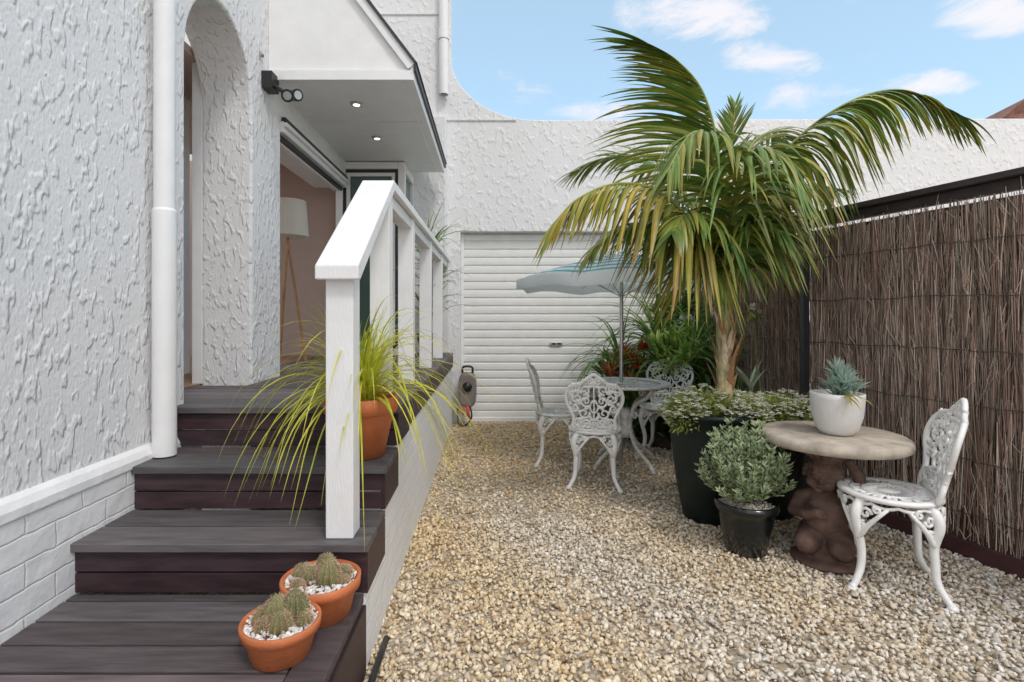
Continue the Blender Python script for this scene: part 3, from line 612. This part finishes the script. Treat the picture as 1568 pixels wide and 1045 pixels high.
# ---------------------------------------------------------------- garden bed plants behind
g=MB(); gb=empty('garden_bed_plants')
DG=(.06,.13,.03); MG=(.17,.30,.06)
for cen,rad,nn in (((1.45,5.9,.45),(.35,.35,.45),900),((1.95,5.6,.50),(.35,.45,.5),1000),((1.6,5.55,.30),(.5,.3,.3),800),((2.1,4.9,.35),(.2,.5,.4),800),((2.05,5.9,1.2),(.25,.35,.45),600),((2.05,4.2,.25),(.2,.3,.3),400)):
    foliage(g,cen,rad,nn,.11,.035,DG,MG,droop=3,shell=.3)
for (x,y,z,n_,L,w_) in ((1.42,5.9,.7,50,.85,.03),(1.75,5.7,.95,60,.85,.035),(2.1,5.5,.9,40,.7,.035),(1.75,5.4,.7,44,.65,.04),(2.15,4.9,.8,30,.55,.03),(1.95,5.2,.8,40,.6,.035)):
    for i in range(n_):
        a=R(0,6.28); el=R(.5,1.5); c=mix(DG,MG,R(.2,1.5)); g.blade((x,y,z),(math.cos(a)*math.cos(el),math.sin(a)*math.cos(el),math.sin(el)),L*R(.6,1.2),w_,R(1.5,3),8,jit(c,.25),fold=.2)
for c0 in (P(1030,560,5.2),P(1010,540,5.35),P(1050,550,5.1),P(1035,525,5.3)):
    for i in range(60):
        a=R(0,6.28); el=R(0,1.4); c=mix((.20,.40,.07),(.80,.84,.28),random.random()); g.blade(c0+Vector((R(-.05,.05),R(-.05,.05),R(-.08,.05))),(math.cos(a)*math.cos(el),math.sin(a)*math.cos(el),math.sin(el)),R(.14,.26),.035,R(3,5),5,jit(c),fold=.15,shape='leaf')
for c0 in (P(935,570,5.4),P(955,548,5.5),P(975,560,5.35),P(985,535,5.6),P(945,590,5.3),P(965,585,5.2)):
    for i in range(34):
        a=R(0,6.28); el=R(.3,1.4); c=random.choice([(.55,.03,.02),(.65,.08,.03),(.20,.30,.04),(.50,.36,.05),(.30,.03,.04)]); g.blade(c0+Vector((0,0,-.04)),(math.cos(a)*math.cos(el),math.sin(a)*math.cos(el),math.sin(el)),R(.12,.24),.03,R(1.5,4),6,jit(c),fold=.2)
for c0,r_ in ((P(1152,470,3.75),.035),(P(1163,478,3.8),.02)):
    for i in range(22): g.blade(c0,(R(-1,1),R(-1,1),R(-.6,1)),r_,.022,1,3,(.75,.74,.66),shape='leaf')
    for i in range(14): g.blade(c0+Vector((0,.03,-.03)),(R(-1,1),R(-1,1),R(-.8,.3)),.09,.03,2,4,jit((.25,.33,.08)),shape='leaf')
g.tube(crom([P(1155,480,3.8),P(1158,540,3.8),P(1165,600,3.75)],4),.006,5,c=(.12,.14,.05))
for i in range(16): g.blade(P(1150,598,3.62),(R(-.7,.7),R(-.5,.5),1),R(.12,.24),.04,R(0,2),5,jit((.35,.42,.30),.2),fold=.25)
g.obj('foliage','leaf',gb)
b_=MB(); b_.lathe([(.5,.0),(.48,.06),(.3,.10),(0,.12)],1.9,5.6,24,wob=.1); b_.obj('soil_mound','soil',gb,smooth=True)
e=empty('deck_potted_palm'); dx,dy=-.64,5.6
pot([(.09,.862),(.13,1.05),(.14,1.10),(.13,1.10),(0,1.08)],dx,dy,'dark_tub','darkpot',e); b_=MB()
for i in range(110):
    a=R(0,6.28); el=R(.4,1.5); b_.blade((dx+R(-.04,.04),dy+R(-.04,.04),R(1.2,2.1)),(math.cos(a)*math.cos(el),math.sin(a)*math.cos(el),math.sin(el)),R(.3,.6),.024,R(1,3),8,jit(mix((.09,.20,.04),(.30,.42,.08),random.random())),fold=.2)
for k in range(4): b_.tube([(dx,dy,1.08),(dx+R(-.05,.05),dy+R(-.05,.05),2.1)],.01,5,c=(.2,.28,.08))
b_.obj('fronds','leaf',e)

# ---------------------------------------------------------------- stone table, statue
tx,ty=1.835,2.88
st=empty('stone_top_statue_table')
b_=MB(); b_.lathe([(.30,.605),(.335,.608),(.352,.618),(.356,.636),(.350,.655),(.335,.664),(.0,.668)],tx,ty,56,wob=.006); b_.obj('stone_top','sand',st,smooth=True)
def icot(sub):
    bm=bmesh.new(); bmesh.ops.create_icosphere(bm,subdivisions=sub,radius=1); V=np.array([v.co[:] for v in bm.verts]); Fq=np.array([[v.index for v in f.verts] for f in bm.faces]); bm.free(); return V,Fq
ICO={k:icot(k) for k in (2,3,4)}
SV=[];SF=[];sn=[0]
def sph(c,r,sc=(1,1,1),sub=3,rot=None):
    V,Fq=ICO[sub]; W=V*np.array(sc)*r
    if rot is not None: W=W@np.array(rot.to_3x3()).T
    SV.append(W+np.array(c[:])); SF.append(Fq+sn[0]); sn[0]+=len(V)
def chain(*pr):
    for (a,ra),(b,rb) in zip(pr,pr[1:]):
        a=Vector(a); b=Vector(b); n=max(2,int((b-a).length/(min(ra,rb)*.22)))
        for i in range(n+1): sph(a.lerp(b,i/n),ra+(rb-ra)*i/n,(1,1,1),3 if ra>.03 else 2)
chain(((0,0,.17),.085),((0,-.022,.23),.094),((0,-.012,.30),.080),((0,0,.345),.066),((-.004,-.012,.40),.036))
chain(((-.055,0,.345),.036),((-.098,-.005,.325),.035),((-.128,-.035,.255),.030)); chain(((-.128,-.035,.255),.030),((-.07,-.098,.262),.026),((-.03,-.118,.285),.022))
chain(((.055,0,.35),.036),((.098,-.005,.350),.034),((.138,-.02,.395),.030)); chain(((.138,-.02,.395),.030),((.135,-.02,.47),.026),((.095,-.02,.54),.022))
for s in (-1,1):
    chain(((s*.048,0,.15),.066),((s*.070,-.115,.125),.052)); chain(((s*.070,-.115,.125),.050),((s*.072,-.05,.065),.040),((s*.07,.06,.055),.032))
    sph(Vector((s*.032,-.068,.315)),.028,(1.2,.6,.9),2)
for k in range(4): chain(((-.030+k*.004,-.128,.300-k*.011),.0075),((.002+k*.003,-.122,.304-k*.012),.0065))
hr=Matrix.Rotation(math.radians(12),4,'Y')@Matrix.Rotation(math.radians(8),4,'X'); hc=Vector((-.010,-.035,.462)); K=1.10
def hp(v): return hc+(hr.to_3x3()@Vector(v))*K
def hs_(v,r,sc=(1,1,1),sub=2): sph(hp(v),r*K,sc,sub,hr)
hs_((0,0,.004),.068,(.95,.98,1.05),4); hs_((0,-.018,-.03),.050,(.95,.95,.9),3)
for s in (1,-1):
    hs_((s*.030,-.040,-.028),.026); hs_((s*.068,.004,-.004),.018,(.5,.9,1.2)); hs_((s*.025,-.061,.004),.009,(1.35,.7,.75)); hs_((s*.027,-.058,.022),.010,(1.9,.8,.45))
for z,r in ((.012,.007),(.002,.008),(-.008,.0105)): hs_((0,-.066-(.012-z)*.25,z),r)
for s in (1,-1): hs_((s*.008,-.068,-.010),.006)
hs_((0,-.066,-.030),.010,(1.6,.6,.4)); hs_((0,-.064,-.038),.009,(1.3,.6,.45)); hs_((0,-.050,-.058),.017,(1,.9,.7))
for i in range(150):
    a=i*2.39996; el=math.asin(-.25+1.25*i/150); v=Vector((math.cos(a)*math.cos(el),math.sin(a)*math.cos(el),math.sin(el)))
    if v.y<-.25 and v.z<.55: continue
    hs_(tuple(v*.070),R(.009,.014))
sph(Vector((0,-.025,.598)),.105,(1.1,1,.11),3)
for i in range(16):
    a=i*.3927; chain(((.050*math.cos(a),-.025+.045*math.sin(a),.545),.013),((.092*math.cos(a),-.025+.085*math.sin(a),.585),.013))
sph(Vector((0,-.02,.560)),.062,(1.1,1,.6),3)
for i in range(14):
    a=i*.449; chain(((.080*math.cos(a),.0+.085*math.sin(a),.02),.034),((.068*math.cos(a),.02+.05*math.sin(a),.16),.022))
sph(Vector((0,0,.09)),.10,(1,1,.9),3); sph(Vector((0,-.01,.02)),.15,(1,1,.24),3)
me=bpy.data.meshes.new('cherub'); me.from_pydata(np.concatenate(SV).tolist(),[],np.concatenate(SF).tolist()); o=bpy.data.objects.new('cherub_pedestal',me); scene.collection.objects.link(o)
me.materials.append(M['statue']); rm=o.modifiers.new('r','REMESH'); rm.mode='VOXEL'; rm.voxel_size=.0042; rm.use_smooth_shade=True
sm=o.modifiers.new('sm','SMOOTH'); sm.iterations=3; sm.factor=.5
o.location=(tx-.075,ty-.06,0.002); o.rotation_euler=(0,0,math.radians(-34)); o.scale=(1.10,1.10,1.0); o.parent=st
e=empty('succulent_in_white_pot'); sx,sy=1.835,2.84
pot([(.055,.669),(.072,.671),(.098,.70),(.118,.77),(.126,.86),(.127,.885),(.118,.888),(.112,.86),(0,.855)],sx,sy,'white_pot','whitepot',e); b_=MB()
for k in range(20):
    a0=R(0,6.28); r0=R(0,.09); c0=Vector((sx+r0*math.cos(a0),sy+r0*math.sin(a0),.88+R(0,.11)-r0*.3))
    b_.tube([c0-Vector((0,0,.08)),c0],.006,5,c=(.2,.26,.14))
    for i in range(22):
        a=i*2.4; el=R(.1,1.35); b_.blade(c0,(math.cos(a)*math.cos(el)+(c0.x-sx)*3,math.sin(a)*math.cos(el)+(c0.y-sy)*3,math.sin(el)),R(.04,.11),.013,R(-2,1),4,jit(mix((.22,.42,.37),(.46,.64,.60),random.random())),(.5,.55,.45),fold=.35)
for i in range(6): b_.blade((sx-.02,sy-.09,.88),(R(-.6,.2),-1,R(-.2,.4)),R(.12,.22),.014,5,6,(.5,.45,.12),fold=.3)
b_.obj('rosettes','leaf',e)

# ---------------------------------------------------------------- hose reel, lights, lamp
e=empty('garden_hose_reel'); b_=MB(); hx,hy=(716-CX)/F*6.25,6.25
prof=[]
for i in range(24):
    a=2*math.pi*i/24; ex=.6; prof.append((hx+math.copysign(abs(math.cos(a))**ex,math.cos(a))*.105,.43+math.copysign(abs(math.sin(a))**ex,math.sin(a))*.20))
b_.extr(prof,'y',hy-.10,hy+.06)
b_.obj('casing','hose',e,bevel=.03,fixn=True)
b_=MB(); b_.tube(crom([(hx-.06,hy-.02,.62),(hx-.05,hy-.02,.69),(hx+.05,hy-.02,.69),(hx+.06,hy-.02,.62)],4),.013,8); b_.box(hx-.05,hx+.05,hy+.06,6.40,.38,.48)
b_.tube([(hx,hy-.105,.47+0),(hx,hy-.125,.47)],.055,20)
b_.tube(crom([(hx+.03,hy-.06,.24),(hx+.05,hy-.08,.12),(hx-.02,hy-.1,.03),(hx-.1,hy-.08,.05),(hx-.12,hy,.2)],5),.010,8); b_.obj('handle_and_hose','black',e,smooth=True)
b_=MB(); b_.tube([(hx+.0,hy-.09,.26),(hx+.01,hy-.10,.16),(hx+.03,hy-.11,.10)],[.016,.02,.012],8); b_.tube([(hx-.04,hy-.09,.24),(hx-.045,hy-.09,.15)],.012,8); b_.obj('nozzle','red',e,smooth=True)
e=empty('security_spotlights'); b_=MB(); p=P(428,130,3.62)
b_.box(WX+.001,WX+.07,3.54,3.66,p.z-.05,p.z+.06); ln=MB()
for q,d in ((P(440,147,3.45),Vector((.10,-.9,-.35))),(P(456,146,3.50),Vector((.75,-.6,-.2)))):
    d=d.normalized(); b_.tube([Vector((WX+.03,3.6,p.z)),q-d*.09],.014,8)
    b_.tube([q-d*.10,q-d*.06,q],[.022,.034,.040],18); ln.tube([q+d*.001,q+d*.004],.027,18)
b_.obj('housings','black',e); ln.obj('lenses','chrome',e)
e=empty('floor_lamp'); lx,ly=-1.90,5.0; b_=MB()
b_.lathe([(.19,2.03),(.165,2.36)],lx,ly,32); b_.obj('lampshade','shade',e); b_=MB()
for a in (0.3,2.4,4.5): b_.tube([(lx,ly,2.0),(lx+.16*math.cos(a),ly+.16*math.sin(a),.865)],.013,8)
b_.tube([(lx,ly,1.95),(lx,ly,2.02)],.015,8); b_.obj('tripod','lampwood',e)

# ---------------------------------------------------------------- world + sun + camera
w=bpy.data.worlds.new('World'); scene.world=w; w.use_nodes=True; nt=w.node_tree; L=nt.links
az=math.radians(150); el=math.radians(52)
sky=N(nt,'ShaderNodeTexSky',sky_type='NISHITA',sun_disc=False,sun_elevation=el,sun_rotation=az,air_density=1.0,dust_density=1.0,ozone_density=1.5)
bg=nt.nodes['Background']; bg.inputs['Strength'].default_value=0.14
tc_=N(nt,'ShaderNodeTexCoord'); sp=N(nt,'ShaderNodeSeparateXYZ'); L.new(tc_.outputs['Generated'],sp.inputs[0])
def mth(op,a,b=None,clamp=False):
    n=N(nt,'ShaderNodeMath',operation=op); n.use_clamp=clamp
    for i,v in enumerate((a,b)):
        if v is None: continue
        if isinstance(v,(int,float)): n.inputs[i].default_value=v
        else: L.new(v,n.inputs[i])
    return n.outputs[0]
def sstep(x,a,b):
    mr=N(nt,'ShaderNodeMapRange',interpolation_type='SMOOTHSTEP'); mr.inputs[1].default_value=a; mr.inputs[2].default_value=b; L.new(x,mr.inputs[0]); return mr.outputs[0]
ay=mth('MAXIMUM',mth('ABSOLUTE',sp.outputs[1]),.05); u=mth('DIVIDE',sp.outputs[0],ay); v=mth('DIVIDE',sp.outputs[2],ay)
mp=N(nt,'ShaderNodeMapping'); mp.inputs['Scale'].default_value=(3,3,7); L.new(tc_.outputs['Generated'],mp.inputs[0])
no=N(nt,'ShaderNodeTexNoise',Scale=2.6,Detail=7.0,Roughness=.65,Distortion=.4); L.new(mp.outputs[0],no.inputs['Vector'])
mask=None
for (px,py,rx,ry,a) in ((1070,22,150,50,.9),(1175,90,95,38,.85),(1520,22,120,52,.95),(1430,130,100,26,.8),(925,168,110,22,.6),(760,150,170,24,.35),(1350,150,260,30,.35)):
    du=mth('MULTIPLY',mth('SUBTRACT',u,(px-CX)/F),F/rx); dv=mth('MULTIPLY',mth('SUBTRACT',v,(HY-py)/F),F/ry)
    r2=mth('ADD',mth('MULTIPLY',du,du),mth('MULTIPLY',dv,dv)); g_=mth('MULTIPLY',mth('SUBTRACT',1.0,r2,True),a)
    mask=g_ if mask is None else mth('MAXIMUM',mask,g_)
cl=mth('ADD',mth('MULTIPLY',mask,.6),mth('MULTIPLY',mth('SUBTRACT',no.outputs['Fac'],.5),1.5)); cl=sstep(cl,.12,.58)
cl=mth('MULTIPLY',cl,.92)
over=mth('MAXIMUM',sstep(sp.outputs[2],.52,.80),sstep(mth('MULTIPLY',sp.outputs[1],-1.0),.1,.6))  # added white cloud overhead and behind camera, out of view, for soft light
hz=N(nt,'ShaderNodeMix',data_type='RGBA',blend_type='ADD'); hz.inputs[0].default_value=1; hz.inputs[7].default_value=(2.1,3.0,3.3,1); L.new(sky.outputs[0],hz.inputs[6])
mx=N(nt,'ShaderNodeMix',data_type='RGBA'); mx.inputs[7].default_value=(7.0,6.8,7.1,1); L.new(hz.outputs[2],mx.inputs[6]); L.new(cl,mx.inputs[0])
m2=N(nt,'ShaderNodeMix',data_type='RGBA'); m2.inputs[7].default_value=(9.1,9.1,9.4,1); L.new(mx.outputs[2],m2.inputs[6]); L.new(over,m2.inputs[0])
L.new(m2.outputs[2],bg.inputs['Color'])
sd=bpy.data.lights.new('sun','SUN'); sd.energy=1.3; sd.angle=math.radians(12); sd.color=(1,.96,.91)
so=bpy.data.objects.new('sun',sd); scene.collection.objects.link(so)
dv=Vector((math.sin(az)*math.cos(el),math.cos(az)*math.cos(el),math.sin(el))); so.rotation_euler=dv.to_track_quat('Z','Y').to_euler()
cd=bpy.data.cameras.new('cam'); cam=bpy.data.objects.new('cam',cd); scene.collection.objects.link(cam); scene.camera=cam
cam.location=(0,0,CH); cam.rotation_euler=(math.pi/2,0,0); cd.sensor_width=36; cd.lens=36*F/1568
cd.shift_x=(784-CX)/1568; cd.shift_y=-(522.5-HY)/1568; cd.clip_end=2000; cd.clip_start=.02
scene.view_settings.view_transform='Standard'; scene.view_settings.look='None'; scene.view_settings.exposure=0
print('DONE')
